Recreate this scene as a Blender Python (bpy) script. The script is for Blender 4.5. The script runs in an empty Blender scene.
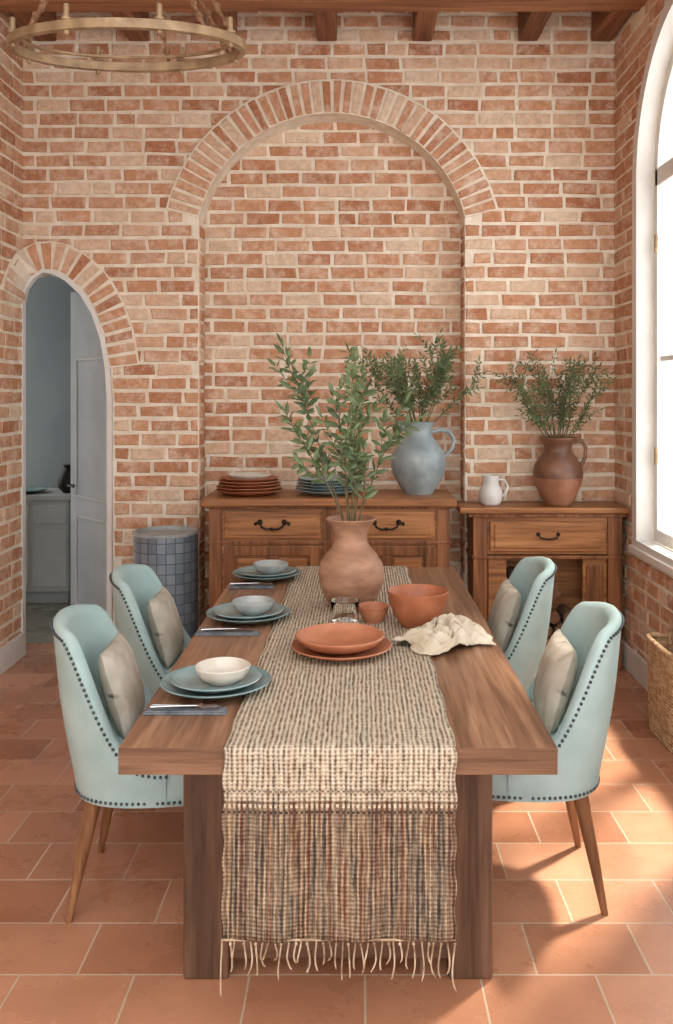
import bpy, bmesh, math, random
from mathutils import Vector, Matrix, noise
random.seed(7)
F=900.0; H=1.65; VX=356.0; VY=394.0
def lin(c):
    r=[]
    for v in c:
        v=v/255.0
        r.append(v/12.92 if v<=0.04045 else ((v+0.055)/1.055)**2.4)
    return (r[0],r[1],r[2],1.0)
scene=bpy.context.scene
# ------------------------------------------------------------ materials
def newmat(name):
    m=bpy.data.materials.new(name); m.use_nodes=True
    nt=m.node_tree; b=nt.nodes['Principled BSDF']
    return m,nt,b
def N(nt,t,**kw):
    n=nt.nodes.new(t)
    for k,v in kw.items(): setattr(n,k,v)
    return n
def ramp(nt,stops,interp='LINEAR'):
    n=nt.nodes.new('ShaderNodeValToRGB'); cr=n.color_ramp; cr.interpolation=interp
    while len(cr.elements)<len(stops): cr.elements.new(0.5)
    for e,(p,c) in zip(cr.elements,stops):
        e.position=p; e.color=c
    return n
def coords(nt,scale=(1,1,1),loc=(0,0,0),kind='Object'):
    tc=N(nt,'ShaderNodeTexCoord'); mp=N(nt,'ShaderNodeMapping')
    mp.inputs['Scale'].default_value=scale; mp.inputs['Location'].default_value=loc
    nt.links.new(tc.outputs[kind],mp.inputs['Vector']); return mp
def mixc(nt,a,b,fac,mode='MIX'):
    n=N(nt,'ShaderNodeMix'); n.data_type='RGBA'; n.blend_type=mode
    def setin(i,v):
        if hasattr(v,'links') or hasattr(v,'is_output'): nt.links.new(v,n.inputs[i])
        else: n.inputs[i].default_value=v
    setin(6,a); setin(7,b); setin(0,fac)
    return n.outputs[2]
def noise_mat(name,c1,c2,scale=8,stretch=(1,1,1),rough=0.6,bump=0.1,bscale=40,detail=5,metal=0,spec=0.5,p0=0.35,p1=0.65,c3=None):
    m,nt,b=newmat(name)
    mp=coords(nt,stretch)
    n=N(nt,'ShaderNodeTexNoise'); n.inputs['Scale'].default_value=scale; n.inputs['Detail'].default_value=detail
    nt.links.new(mp.outputs[0],n.inputs['Vector'])
    st=[(p0,lin(c1)),(p1,lin(c2))]
    if c3: st.append((min(1,p1+0.12),lin(c3)))
    r=ramp(nt,st); nt.links.new(n.outputs['Fac'],r.inputs[0])
    nt.links.new(r.outputs[0],b.inputs['Base Color'])
    b.inputs['Roughness'].default_value=rough; b.inputs['Metallic'].default_value=metal
    b.inputs['Specular IOR Level'].default_value=spec
    if bump>0:
        n2=N(nt,'ShaderNodeTexNoise'); n2.inputs['Scale'].default_value=bscale; n2.inputs['Detail'].default_value=4
        nt.links.new(mp.outputs[0],n2.inputs['Vector'])
        bp=N(nt,'ShaderNodeBump'); bp.inputs['Strength'].default_value=bump; bp.inputs['Distance'].default_value=0.01
        nt.links.new(n2.outputs['Fac'],bp.inputs['Height']); nt.links.new(bp.outputs[0],b.inputs['Normal'])
    return m
def wood_mat(name,dark,mid,light,axis='Y',rough=0.5,scale=1.0,spec=0.35,grain=0.5):
    m,nt,b=newmat(name)
    s={'X':(0.7,14,14),'Y':(14,0.7,14),'Z':(14,14,0.7)}[axis]
    mp=coords(nt,tuple(v*scale for v in s))
    n=N(nt,'ShaderNodeTexNoise'); n.inputs['Scale'].default_value=1.0; n.inputs['Detail'].default_value=6; n.inputs['Distortion'].default_value=1.2
    nt.links.new(mp.outputs[0],n.inputs['Vector'])
    r=ramp(nt,[(0.28,lin(dark)),(0.5,lin(mid)),(0.72,lin(light))]); nt.links.new(n.outputs['Fac'],r.inputs[0])
    mp2=coords(nt,tuple(v*scale*5 for v in s))
    n2=N(nt,'ShaderNodeTexNoise'); n2.inputs['Scale'].default_value=1.0; n2.inputs['Detail'].default_value=3
    nt.links.new(mp2.outputs[0],n2.inputs['Vector'])
    r2=ramp(nt,[(0.35,(0.5,0.46,0.43,1)),(0.55,(1,1,1,1))]); nt.links.new(n2.outputs['Fac'],r2.inputs[0])
    c=mixc(nt,r.outputs[0],r2.outputs[0],grain,'MULTIPLY')
    nt.links.new(c,b.inputs['Base Color'])
    b.inputs['Roughness'].default_value=rough; b.inputs['Specular IOR Level'].default_value=spec
    bp=N(nt,'ShaderNodeBump'); bp.inputs['Strength'].default_value=0.2; bp.inputs['Distance'].default_value=0.01
    nt.links.new(n2.outputs['Fac'],bp.inputs['Height']); nt.links.new(bp.outputs[0],b.inputs['Normal'])
    return m
def brick_mat():
    m,nt,b=newmat('brick')
    at=N(nt,'ShaderNodeAttribute'); at.attribute_name='Col'
    sp=N(nt,'ShaderNodeSeparateColor'); nt.links.new(at.outputs['Color'],sp.inputs[0])
    r=ramp(nt,[(0.0,lin((176,120,88))),(0.2,lin((196,144,110))),(0.42,lin((208,160,126))),(0.62,lin((188,136,104))),(0.8,lin((214,176,146))),(1.0,lin((224,202,176)))])
    nt.links.new(sp.outputs[0],r.inputs[0])
    mp=coords(nt)
    n=N(nt,'ShaderNodeTexNoise'); n.inputs['Scale'].default_value=26; n.inputs['Detail'].default_value=8; n.inputs['Roughness'].default_value=0.75
    nt.links.new(mp.outputs[0],n.inputs['Vector'])
    r2=ramp(nt,[(0.3,(0.7,0.64,0.6,1)),(0.62,(1.1,1.09,1.07,1))]); nt.links.new(n.outputs['Fac'],r2.inputs[0])
    c=mixc(nt,r.outputs[0],r2.outputs[0],0.9,'MULTIPLY')
    n3=N(nt,'ShaderNodeTexNoise'); n3.inputs['Scale'].default_value=10; n3.inputs['Detail'].default_value=9; n3.inputs['Roughness'].default_value=0.8
    nt.links.new(mp.outputs[0],n3.inputs['Vector'])
    r3=ramp(nt,[(0.47,(0,0,0,1)),(0.70,(0.8,0.8,0.8,1))]); nt.links.new(n3.outputs['Fac'],r3.inputs[0])
    c=mixc(nt,c,lin((234,218,198)),r3.outputs[0])
    nt.links.new(c,b.inputs['Base Color']); b.inputs['Roughness'].default_value=0.9; b.inputs['Specular IOR Level'].default_value=0.15
    bp=N(nt,'ShaderNodeBump'); bp.inputs['Strength'].default_value=0.6; bp.inputs['Distance'].default_value=0.01
    nt.links.new(n.outputs['Fac'],bp.inputs['Height']); nt.links.new(bp.outputs[0],b.inputs['Normal'])
    return m
M_brick=brick_mat()
M_mortar=noise_mat('mortar',(226,212,190),(242,233,216),scale=12,rough=0.95,bump=0.8,bscale=60,spec=0.1)
M_white=noise_mat('white_paint',(216,213,206),(226,223,217),scale=5,rough=0.5,bump=0.02)
M_table=wood_mat('table_wood',(92,64,46),(140,102,76),(172,132,102),'Y',0.34,grain=0.7)
M_tableE=wood_mat('table_wood_end',(84,58,42),(124,90,66),(150,114,88),'X',0.5,grain=0.7)
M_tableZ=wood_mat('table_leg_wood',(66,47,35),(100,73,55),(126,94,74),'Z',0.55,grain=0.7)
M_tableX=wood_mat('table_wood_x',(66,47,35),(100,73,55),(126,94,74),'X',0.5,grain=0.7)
M_sb=wood_mat('sideboard_wood',(120,76,44),(166,112,68),(190,136,88),'X',0.4,grain=0.7)
M_sbd=wood_mat('sideboard_dark_wood',(94,56,32),(136,88,54),(162,110,72),'Z',0.45,grain=0.7)
M_beam=wood_mat('beam_wood',(90,54,34),(130,84,56),(156,106,74),'Y',0.6)
M_beamX=wood_mat('beam_wood_x',(116,72,48),(154,104,70),(178,126,88),'X',0.6)
M_ceil=wood_mat('ceiling_wood',(130,90,64),(166,122,90),(196,150,114),'X',0.7)
M_leg=wood_mat('chair_leg_wood',(90,58,38),(132,90,60),(158,114,80),'Z',0.4)
M_fab=noise_mat('aqua_fabric',(156,180,178),(174,196,194),scale=6,rough=0.85,bump=0.25,bscale=350,spec=0.2)
M_fab2=noise_mat('aqua_fabric_inner',(162,188,188),(180,204,202),scale=6,rough=0.85,bump=0.25,bscale=350,spec=0.2)
M_nail=noise_mat('nailhead_metal',(54,60,66),(84,88,92),scale=60,rough=0.35,bump=0,metal=0.8)
M_pil=noise_mat('pillow_linen',(172,164,148),(194,188,174),scale=14,rough=0.95,bump=0.4,bscale=260,spec=0.1)
M_terra=noise_mat('terracotta',(168,104,72),(190,128,94),scale=9,rough=0.6,bump=0.12,bscale=50)
M_terra2=noise_mat('terracotta_dark',(154,90,58),(180,112,78),scale=12,rough=0.5,bump=0.1,bscale=60)
M_vase=noise_mat('vase_clay',(136,98,74),(178,136,108),scale=7,stretch=(1,1,2.5),rough=0.6,bump=0.25,bscale=45,c3=(156,116,90))
M_blue=noise_mat('blue_glaze',(120,144,146),(148,170,170),scale=10,rough=0.25,bump=0.05,bscale=30,c3=(170,188,184))
M_bluepl=noise_mat('blue_plate_glaze',(104,130,134),(130,156,156),scale=14,rough=0.25,bump=0.04,bscale=40)
M_pitch=noise_mat('pitcher_glaze',(122,136,140),(152,166,168),scale=9,rough=0.35,bump=0.2,bscale=30,c3=(186,194,194))
M_cream=noise_mat('cream_ceramic',(198,190,176),(216,210,198),scale=14,rough=0.35,bump=0.05)
M_grey=noise_mat('grey_ceramic',(148,156,156),(178,184,182),scale=16,rough=0.4,bump=0.05)
M_whitec=noise_mat('white_ceramic',(204,202,196),(222,220,216),scale=10,rough=0.35,bump=0.03)
M_jugU=noise_mat('brown_jug_upper',(88,58,44),(124,86,64),scale=8,rough=0.45,bump=0.15,bscale=20)
M_jugL=noise_mat('brown_jug_lower',(132,88,64),(164,116,88),scale=8,rough=0.6,bump=0.15,bscale=30)
M_iron=noise_mat('black_iron',(34,28,26),(58,48,42),scale=20,rough=0.45,bump=0.1,metal=0.7)
M_brass=noise_mat('aged_brass',(136,112,84),(176,152,118),scale=14,rough=0.45,bump=0.1,metal=0.3)
M_rope=noise_mat('rope',(112,78,54),(156,120,90),scale=60,rough=0.9,bump=0.4,bscale=200)
M_leaf=noise_mat('olive_leaf',(72,92,58),(112,130,88),scale=9,rough=0.55,bump=0,c3=(142,156,116))
M_leaf2=noise_mat('olive_leaf_dark',(62,78,46),(96,110,68),scale=9,rough=0.6,bump=0,c3=(120,130,86))
M_stem=noise_mat('stem',(84,74,50),(112,104,70),scale=20,rough=0.8,bump=0.1)
M_linen=noise_mat('linen',(196,184,160),(216,206,188),scale=10,rough=0.95,bump=0.3,bscale=200,spec=0.1)
M_fringe=noise_mat('fringe_yarn',(140,116,92),(206,188,160),scale=30,rough=0.95,bump=0.3,bscale=200,spec=0.1)
M_napk=noise_mat('grey_blue_napkin',(92,100,108),(122,128,134),scale=30,rough=0.95,bump=0.3,bscale=200,spec=0.1)
M_steel=noise_mat('steel',(170,170,170),(200,200,200),scale=10,rough=0.25,bump=0,metal=1.0)
M_hall=noise_mat('hall_paint',(140,146,146),(150,156,155),scale=2,rough=0.85,bump=0.02)
M_door=noise_mat('door_paint',(164,166,164),(180,181,179),scale=3,rough=0.6,bump=0.03)
M_cab=noise_mat('cabinet_paint',(186,184,178),(200,198,192),scale=3,rough=0.6,bump=0.03)
M_wick=noise_mat('wicker',(164,120,82),(214,184,146),scale=40,rough=0.8,bump=0.4,bscale=90)
M_log=noise_mat('log_bark',(84,58,40),(130,92,64),scale=12,rough=0.95,bump=0.6,bscale=40)
def glass_mat():
    m,nt,b=newmat('clear_glass'); b.inputs['Transmission Weight'].default_value=1; b.inputs['Roughness'].default_value=0.0
    b.inputs['IOR'].default_value=1.45; b.inputs['Base Color'].default_value=(0.98,0.99,0.97,1); return m
M_glass=glass_mat()
def bin_mat():
    m,nt,b=newmat('zinc_tiles')
    tc=N(nt,'ShaderNodeUVMap'); tc.uv_map='UVMap'
    br=N(nt,'ShaderNodeTexBrick'); br.offset=0.0
    br.inputs['Scale'].default_value=1; br.inputs['Brick Width'].default_value=0.055; br.inputs['Row Height'].default_value=0.06
    br.inputs['Mortar Size'].default_value=0.003
    br.inputs['Color1'].default_value=lin((112,126,136)); br.inputs['Color2'].default_value=lin((140,152,160)); br.inputs['Mortar'].default_value=lin((88,100,112))
    nt.links.new(tc.outputs[0],br.inputs['Vector'])
    nt.links.new(br.outputs['Color'],b.inputs['Base Color']); b.inputs['Roughness'].default_value=0.5; b.inputs['Metallic'].default_value=0.2
    bp=N(nt,'ShaderNodeBump'); bp.invert=True; bp.inputs['Strength'].default_value=0.6; bp.inputs['Distance'].default_value=0.01
    nt.links.new(br.outputs['Fac'],bp.inputs['Height']); nt.links.new(bp.outputs[0],b.inputs['Normal'])
    return m
M_bin=bin_mat()
def floor_mat(c1,c2,mort,bw,rh,off,loc,name):
    m,nt,b=newmat(name)
    mp=coords(nt,(1,1,1),loc)
    br=N(nt,'ShaderNodeTexBrick'); br.offset=off
    br.inputs['Scale'].default_value=1; br.inputs['Brick Width'].default_value=bw; br.inputs['Row Height'].default_value=rh
    br.inputs['Mortar Size'].default_value=0.004; br.inputs['Mortar Smooth'].default_value=0.3; br.inputs['Bias'].default_value=0.0
    br.inputs['Color1'].default_value=lin(c1); br.inputs['Color2'].default_value=lin(c2); br.inputs['Mortar'].default_value=lin(mort)
    nt.links.new(mp.outputs[0],br.inputs['Vector'])
    n=N(nt,'ShaderNodeTexNoise'); n.inputs['Scale'].default_value=3; n.inputs['Detail'].default_value=8; n.inputs['Roughness'].default_value=0.6
    nt.links.new(mp.outputs[0],n.inputs['Vector'])
    r=ramp(nt,[(0.3,(0.8,0.75,0.72,1)),(0.7,(1.08,1.08,1.08,1))]); nt.links.new(n.outputs['Fac'],r.inputs[0])
    c=mixc(nt,br.outputs['Color'],r.outputs[0],0.85,'MULTIPLY')
    nt.links.new(c,b.inputs['Base Color'])
    rr=ramp(nt,[(0.3,(0.2,)*3+(1,)),(0.7,(0.38,)*3+(1,))]); nt.links.new(n.outputs['Fac'],rr.inputs[0]); nt.links.new(rr.outputs[0],b.inputs['Roughness'])
    bp=N(nt,'ShaderNodeBump'); bp.invert=True; bp.inputs['Strength'].default_value=0.5; bp.inputs['Distance'].default_value=0.005
    nt.links.new(br.outputs['Fac'],bp.inputs['Height'])
    bp2=N(nt,'ShaderNodeBump'); bp2.inputs['Strength'].default_value=0.12; bp2.inputs['Distance'].default_value=0.01
    nt.links.new(n.outputs['Fac'],bp2.inputs['Height']); nt.links.new(bp.outputs[0],bp2.inputs['Normal']); nt.links.new(bp2.outputs[0],b.inputs['Normal'])
    return m
M_floor=floor_mat((166,112,82),(204,150,118),(206,182,158),0.327,0.25,0.5,(0.302,-0.056,0),'terracotta_tiles')
M_hfloor=floor_mat((126,122,108),(140,136,120),(110,106,96),0.33,0.33,0.0,(0,0,0),'hall_tiles')
def runner_mat():
    m,nt,b=newmat('woven_runner')
    uv=N(nt,'ShaderNodeUVMap'); uv.uv_map='UVMap'
    sp=N(nt,'ShaderNodeSeparateXYZ'); nt.links.new(uv.outputs[0],sp.inputs[0])
    def math_(op,a,b_=None):
        n=N(nt,'ShaderNodeMath'); n.operation=op
        for i,v in enumerate((a,b_)):
            if v is None: continue
            if isinstance(v,(int,float)): n.inputs[i].default_value=v
            else: nt.links.new(v,n.inputs[i])
        return n.outputs[0]
    u=sp.outputs[0]; v=sp.outputs[1]
    nw=N(nt,'ShaderNodeTexNoise'); nw.inputs['Scale'].default_value=1; mpw=N(nt,'ShaderNodeMapping'); mpw.inputs['Scale'].default_value=(34,12,1)
    nt.links.new(uv.outputs[0],mpw.inputs[0]); nt.links.new(mpw.outputs[0],nw.inputs['Vector'])
    wob=math_('MULTIPLY',math_('SUBTRACT',nw.outputs['Fac'],0.5),0.010)
    uw=math_('ADD',u,wob)
    vw=math_('ADD',v,math_('MULTIPLY',wob,0.7))
    P=0.0130
    su=math_('SINE',math_('MULTIPLY',uw,2*math.pi/P))
    sv=math_('SINE',math_('MULTIPLY',vw,2*math.pi/0.0105))
    ns=N(nt,'ShaderNodeTexNoise'); ns.inputs['Scale'].default_value=1; ns.inputs['Detail'].default_value=3
    mp=N(nt,'ShaderNodeMapping'); mp.inputs['Scale'].default_value=(80,34,1); nt.links.new(uv.outputs[0],mp.inputs[0]); nt.links.new(mp.outputs[0],ns.inputs['Vector'])
    nc=N(nt,'ShaderNodeTexNoise'); nc.inputs['Scale'].default_value=1; nc.inputs['Detail'].default_value=4
    mp2=N(nt,'ShaderNodeMapping'); mp2.inputs['Scale'].default_value=(30,0.9,1); nt.links.new(uv.outputs[0],mp2.inputs[0]); nt.links.new(mp2.outputs[0],nc.inputs['Vector'])
    h=math_('ADD',math_('MULTIPLY',su,0.72),math_('MULTIPLY',sv,0.34))
    h2=math_('ADD',h,math_('MULTIPLY',math_('SUBTRACT',ns.outputs['Fac'],0.5),3.0))
    zone=N(nt,'ShaderNodeMapRange'); zone.inputs['From Min'].default_value=0.345; zone.inputs['From Max'].default_value=0.352
    nt.links.new(v,zone.inputs['Value'])
    rt=ramp(nt,[(0.08,lin((84,74,66))),(0.30,lin((158,144,124))),(0.48,lin((208,196,172))),(0.9,lin((224,214,194)))])
    hn=math_('ADD',math_('MULTIPLY',h2,0.4),0.5); nt.links.new(hn,rt.inputs[0])
    rs=ramp(nt,[(0.34,lin((144,98,72))),(0.41,lin((204,184,156))),(0.46,lin((96,88,84))),(0.51,lin((194,176,150))),(0.56,lin((156,108,80))),(0.60,lin((112,98,90))),(0.66,lin((212,196,170)))])
    nt.links.new(nc.outputs['Fac'],rs.inputs[0])
    rl=ramp(nt,[(0.2,lin((50,45,44))),(0.5,lin((136,118,102))),(0.85,lin((222,208,186)))]); nt.links.new(hn,rl.inputs[0])
    low=mixc(nt,rl.outputs[0],rs.outputs[0],0.5)
    low=mixc(nt,low,rs.outputs[0],0.5,'MULTIPLY')
    topc=mixc(nt,rt.outputs[0],rs.outputs[0],0.25)
    c=mixc(nt,low,topc,zone.outputs[0])
    dash=math_('GREATER_THAN',su,-0.1)
    for vc,hw,col in ((0.336,0.004,(218,204,180)),(0.320,0.003,(66,58,54)),(0.372,0.0025,(120,108,94))):
        a1=math_('LESS_THAN',math_('ABSOLUTE',math_('SUBTRACT',v,vc)),hw)
        c=mixc(nt,c,lin(col),math_('MULTIPLY',a1,dash))
    nt.links.new(c,b.inputs['Base Color']); b.inputs['Roughness'].default_value=0.95; b.inputs['Specular IOR Level'].default_value=0.1
    bp=N(nt,'ShaderNodeBump'); bp.inputs['Strength'].default_value=0.8; bp.inputs['Distance'].default_value=0.004
    nt.links.new(h2,bp.inputs['Height']); nt.links.new(bp.outputs[0],b.inputs['Normal'])
    return m
M_run=runner_mat()

# ------------------------------------------------------------ mesh builder
def link(o): scene.collection.objects.link(o); return o
def empty(name,loc=(0,0,0),rot=(0,0,0)):
    e=bpy.data.objects.new(name,None); e.location=loc; e.rotation_euler=rot; e.empty_display_size=0.1; return link(e)
class MB:
    def __init__(s): s.v=[]; s.f=[]; s.c=[]; s.uv=None
    def box(s,x0,x1,y0,y1,z0,z1):
        i=len(s.v)
        s.v+=[(x0,y0,z0),(x1,y0,z0),(x1,y1,z0),(x0,y1,z0),(x0,y0,z1),(x1,y0,z1),(x1,y1,z1),(x0,y1,z1)]
        s.f+=[(i,i+3,i+2,i+1),(i+4,i+5,i+6,i+7),(i,i+1,i+5,i+4),(i+1,i+2,i+6,i+5),(i+2,i+3,i+7,i+6),(i+3,i,i+4,i+7)]
    def tube(s,pts,rad,n=8,cap=True,closed=False):
        pts=[Vector(p) for p in pts]; m=len(pts)
        if isinstance(rad,(int,float)): rad=[rad]*m
        base=len(s.v); ref=None
        for k,p in enumerate(pts):
            if closed: t=(pts[(k+1)%m]-pts[k-1])
            else: t=pts[min(k+1,m-1)]-pts[max(k-1,0)]
            t.normalize()
            if ref is None:
                ref=Vector((0,0,1)) if abs(t.z)<0.9 else Vector((1,0,0))
            a=(ref-t*ref.dot(t)); 
            if a.length<1e-6: a=t.orthogonal()
            a.normalize(); b=t.cross(a); ref=a
            for j in range(n):
                th=2*math.pi*j/n
                q=p+(a*math.cos(th)+b*math.sin(th))*rad[k]; s.v.append(tuple(q))
        for k in range(m if closed else m-1):
            k2=(k+1)%m
            for j in range(n):
                s.f.append((base+k*n+j,base+k*n+(j+1)%n,base+k2*n+(j+1)%n,base+k2*n+j))
        if cap and not closed:
            s.f.append(tuple(base+j for j in range(n))[::-1]); s.f.append(tuple(base+(m-1)*n+j for j in range(n)))
    def lathe(s,prof,c=(0,0,0),n=40,wob=0):
        base=len(s.v); m=len(prof)
        for k,(r,z) in enumerate(prof):
            for j in range(n):
                th=2*math.pi*j/n
                rr=r*(1+wob*math.sin(3*th+k*0.4)+wob*0.6*math.sin(7*th))
                s.v.append((c[0]+rr*math.cos(th),c[1]+rr*math.sin(th),c[2]+z))
        for k in range(m-1):
            for j in range(n):
                s.f.append((base+k*n+j,base+k*n+(j+1)%n,base+(k+1)*n+(j+1)%n,base+(k+1)*n+j))
        if prof[0][0]>1e-5: s.f.append(tuple(base+j for j in range(n))[::-1])
        if prof[-1][0]>1e-5: s.f.append(tuple(base+(m-1)*n+j for j in range(n)))
    def ball(s,c,r,n=6,sz=1.0):
        prof=[(max(1e-6,r*math.sin(math.pi*k/n)),-r*sz*math.cos(math.pi*k/n)) for k in range(n+1)]
        s.lathe(prof,c,n+2)
    def obj(s,name,mat,parent=None,loc=(0,0,0),rot=(0,0,0),smooth=False,bevel=0,seg=2,subsurf=0,solid=0):
        me=bpy.data.meshes.new(name); me.from_pydata(s.v,[],s.f); me.update()
        bm=bmesh.new(); bm.from_mesh(me)
        if s.c:
            pass
        else:
            bmesh.ops.remove_doubles(bm,verts=bm.verts,dist=1e-6)
            bmesh.ops.recalc_face_normals(bm,faces=bm.faces)
        bm.to_mesh(me); bm.free()
        if s.c:
            ca=me.color_attributes.new('Col','FLOAT_COLOR','CORNER'); k=0
            for p in me.polygons:
                for li in p.loop_indices: ca.data[li].color=s.c[p.index]
        me.materials.append(mat)
        o=bpy.data.objects.new(name,me); link(o); o.location=loc; o.rotation_euler=rot
        if parent: o.parent=parent
        if smooth:
            for p in me.polygons: p.use_smooth=True
            if smooth!='all':
                try:
                    me.set_sharp_from_angle(angle=math.radians(50))
                except Exception: pass
        if solid:
            md=o.modifiers.new('solid','SOLIDIFY'); md.thickness=solid
        if bevel:
            md=o.modifiers.new('bevel','BEVEL'); md.width=bevel; md.segments=seg; md.limit_method='ANGLE'
        if subsurf:
            md=o.modifiers.new('sub','SUBSURF'); md.levels=subsurf; md.render_levels=subsurf
        return o
def boxo(name,b,mat,parent=None,bevel=0.004,**k):
    m=MB(); m.box(*b); return m.obj(name,mat,parent,bevel=bevel,**k)

# ------------------------------------------------------------ room
XL,XR,YB,YR,ZC=-2.11,1.637,5.69,5.87,4.1
S=F/YB
def wu(px): return (px-VX)/S
def wz(py): return H-(py-VY)/S
boxo('floor',(XL-0.2,XR+0.2,-0.8,YR+0.1,-0.1,0),M_floor,bevel=0)
boxo('ceiling',(XL-0.2,XR+0.2,1.8,YR+0.1,ZC,ZC+0.1),M_ceil,bevel=0)
def plate(m2,poly,d0,d1,mapf):
    i=len(m2.v); n=len(poly)
    for (u,z) in poly: m2.v.append(mapf(u,z,d0))
    for (u,z) in poly: m2.v.append(mapf(u,z,d1))
    m2.f.append(tuple(range(i,i+n))); m2.f.append(tuple(range(i+2*n-1,i+n-1,-1)))
    for k in range(n):
        a=i+k;b=i+(k+1)%n; m2.f.append((a,b,b+n,a+n))
mapB=lambda u,z,d:(u,YB-d,z)
mapR=lambda u,z,d:(XR-d,u,z)
mapL=lambda u,z,d:(XL+d,u,z)
door_px=[(22.4,303),(26,288),(33,277),(43,270),(56,270),(70,278),(85,292),(97,312),(106,338),(111,368),(113,400)]
door=[(wu(x),wz(y)) for x,y in door_px]
DL,DR=door[0][0],door[-1][0]
AC=(wu(332),wz(251)); RI=0.866; RO=1.081; A0=math.radians(14)
JU=RI*math.cos(A0)
arch_in=[]
for k in range(41):
    a=math.pi-A0-(math.pi-2*A0)*k/40
    arch_in.append((AC[0]+RI*math.cos(a),AC[1]+RI*math.sin(a)))
outline=[(XL-0.2,0),(XL-0.12,0),(XL-0.12,wz(274)),(wu(33),wz(274))]+door[3:]+[(DR,0),(AC[0]-JU,0)]+arch_in+[(AC[0]+JU,0),(XR+0.2,0),(XR+0.2,ZC),(XL-0.2,ZC)]
m=MB(); plate(m,outline,0,-(YR-YB),mapB); 
wb=m.obj('wall_back',M_mortar)
m=MB(); m.box(-1.3,0.95,YR,YR+0.1,0,ZC-0.1); m.obj('recess_mortar',M_mortar,wb)
CH=0.088; BW=0.235; MO=0.022
def add_brick_quad(m2,q,d,mapf,d0=0.0,ins=0.006,rng=random):
    cu=sum(p[0] for p in q)/4; cz=sum(p[1] for p in q)/4
    i=len(m2.v); j=[(u+rng.uniform(-.005,.005),z+rng.uniform(-.0045,.0045)) for u,z in q]
    for u,z in j: m2.v.append(mapf(u,z,d0))
    for u,z in j: m2.v.append(mapf(u,z,d-0.004))
    for u,z in j:
        L=math.hypot(u-cu,z-cz); f=max(0.3,1-ins*1.4/L); m2.v.append(mapf(cu+(u-cu)*f,cz+(z-cz)*f,d+rng.uniform(-.001,.001)))
    col=(rng.random(),rng.random(),rng.random(),1)
    m2.f.append((i+8,i+9,i+10,i+11)); m2.c.append(col)
    for k in range(4):
        k2=(k+1)%4
        m2.f.append((i+k,i+k2,i+4+k2,i+4+k)); m2.c.append(col)
        m2.f.append((i+4+k,i+4+k2,i+8+k2,i+8+k)); m2.c.append(col)
def bricks(name,u0,u1,z0,z1,excl,mapf,parent,seed=1,d=0.009):
    rng=random.Random(seed); m2=MB(); row=0; z=z0
    while z<z1-0.02:
        zt=min(z+CH-MO,z1); zm=(z+zt)/2
        ex=excl(zm) if excl else []
        u=u0-(BW/2 if row%2 else 0)-rng.uniform(0,0.05)
        while u<u1:
            w=BW*rng.choice([1,1,1,0.9,0.96,1.06,0.55 if rng.random()<0.4 else 1])
            a,b=max(u,u0),min(u+w-MO,u1)
            segs=[(a,b)]
            for (e0,e1) in ex:
                ns=[]
                for (p,q) in segs:
                    if q<=e0 or p>=e1: ns.append((p,q)); continue
                    if p<e0: ns.append((p,e0))
                    if q>e1: ns.append((e1,q))
                segs=ns
            for (p,q) in segs:
                if q-p>0.03: add_brick_quad(m2,[(p,z),(q,z),(q,zt),(p,zt)],d+rng.uniform(-.002,.003),mapf,rng=rng)
            u+=w
        z+=CH; row+=1
    return m2.obj(name,M_brick,parent)
RM=(RI+RO)/2
def ex_back(z):
    ex=[]
    zs=AC[1]+RI*math.sin(A0)
    if z<zs: ex.append((AC[0]-JU-0.006,AC[0]+JU+0.006))
    elif z<AC[1]+RM:
        w=math.sqrt(max(0,RM**2-(z-AC[1])**2)); ex.append((AC[0]-w,AC[0]+w))
    if z<door[0][1]: 
        r=DR
        for k in range(len(door)-1):
            (ua,za),(ub,zb)=door[k],door[k+1]
            if za>=z>=zb and za!=zb and ub>-1.9: r=ua+(ub-ua)*(za-z)/(za-zb)
        ex.append((XL-1,r+ (0.012 if z<wz(350) else 0.07)))
    elif z<wz(256):
        r=DL
        for k in range(len(door)-1):
            (ua,za),(ub,zb)=door[k],door[k+1]
            if za>=z>=zb and za!=zb: r=max(r,ua+(ub-ua)*(za-z)/(za-zb))
        if r>DL: ex.append((XL-1,r+0.07))
        else: ex.append((wu(20),wu(60)))
    return ex
bricks('brick_courses',XL,XR,0.01,ZC,ex_back,mapB,wb,seed=3)
mapP=lambda u,z,d:(u,YR-d,z)
bricks('recess_brick_courses',-1.02,0.72,0.03,3.46,None,mapP,wb,seed=4)
m=MB(); rng=random.Random(5)
z=0.01
while z<AC[1]+RI*math.sin(A0)-0.05:
    add_brick_quad(m,[(YB+0.01,z),(YR-0.02,z),(YR-0.02,z+CH-MO),(YB+0.01,z+CH-MO)],0.01,lambda u,zz,d:(AC[0]-JU+d,u,zz),rng=rng)
    add_brick_quad(m,[(YB+0.01,z),(YR-0.02,z),(YR-0.02,z+CH-MO),(YB+0.01,z+CH-MO)],0.01,lambda u,zz,d:(AC[0]+JU-d,u,zz),rng=rng)
    z+=CH
m.obj('recess_jamb_bricks',M_brick,wb)
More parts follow.
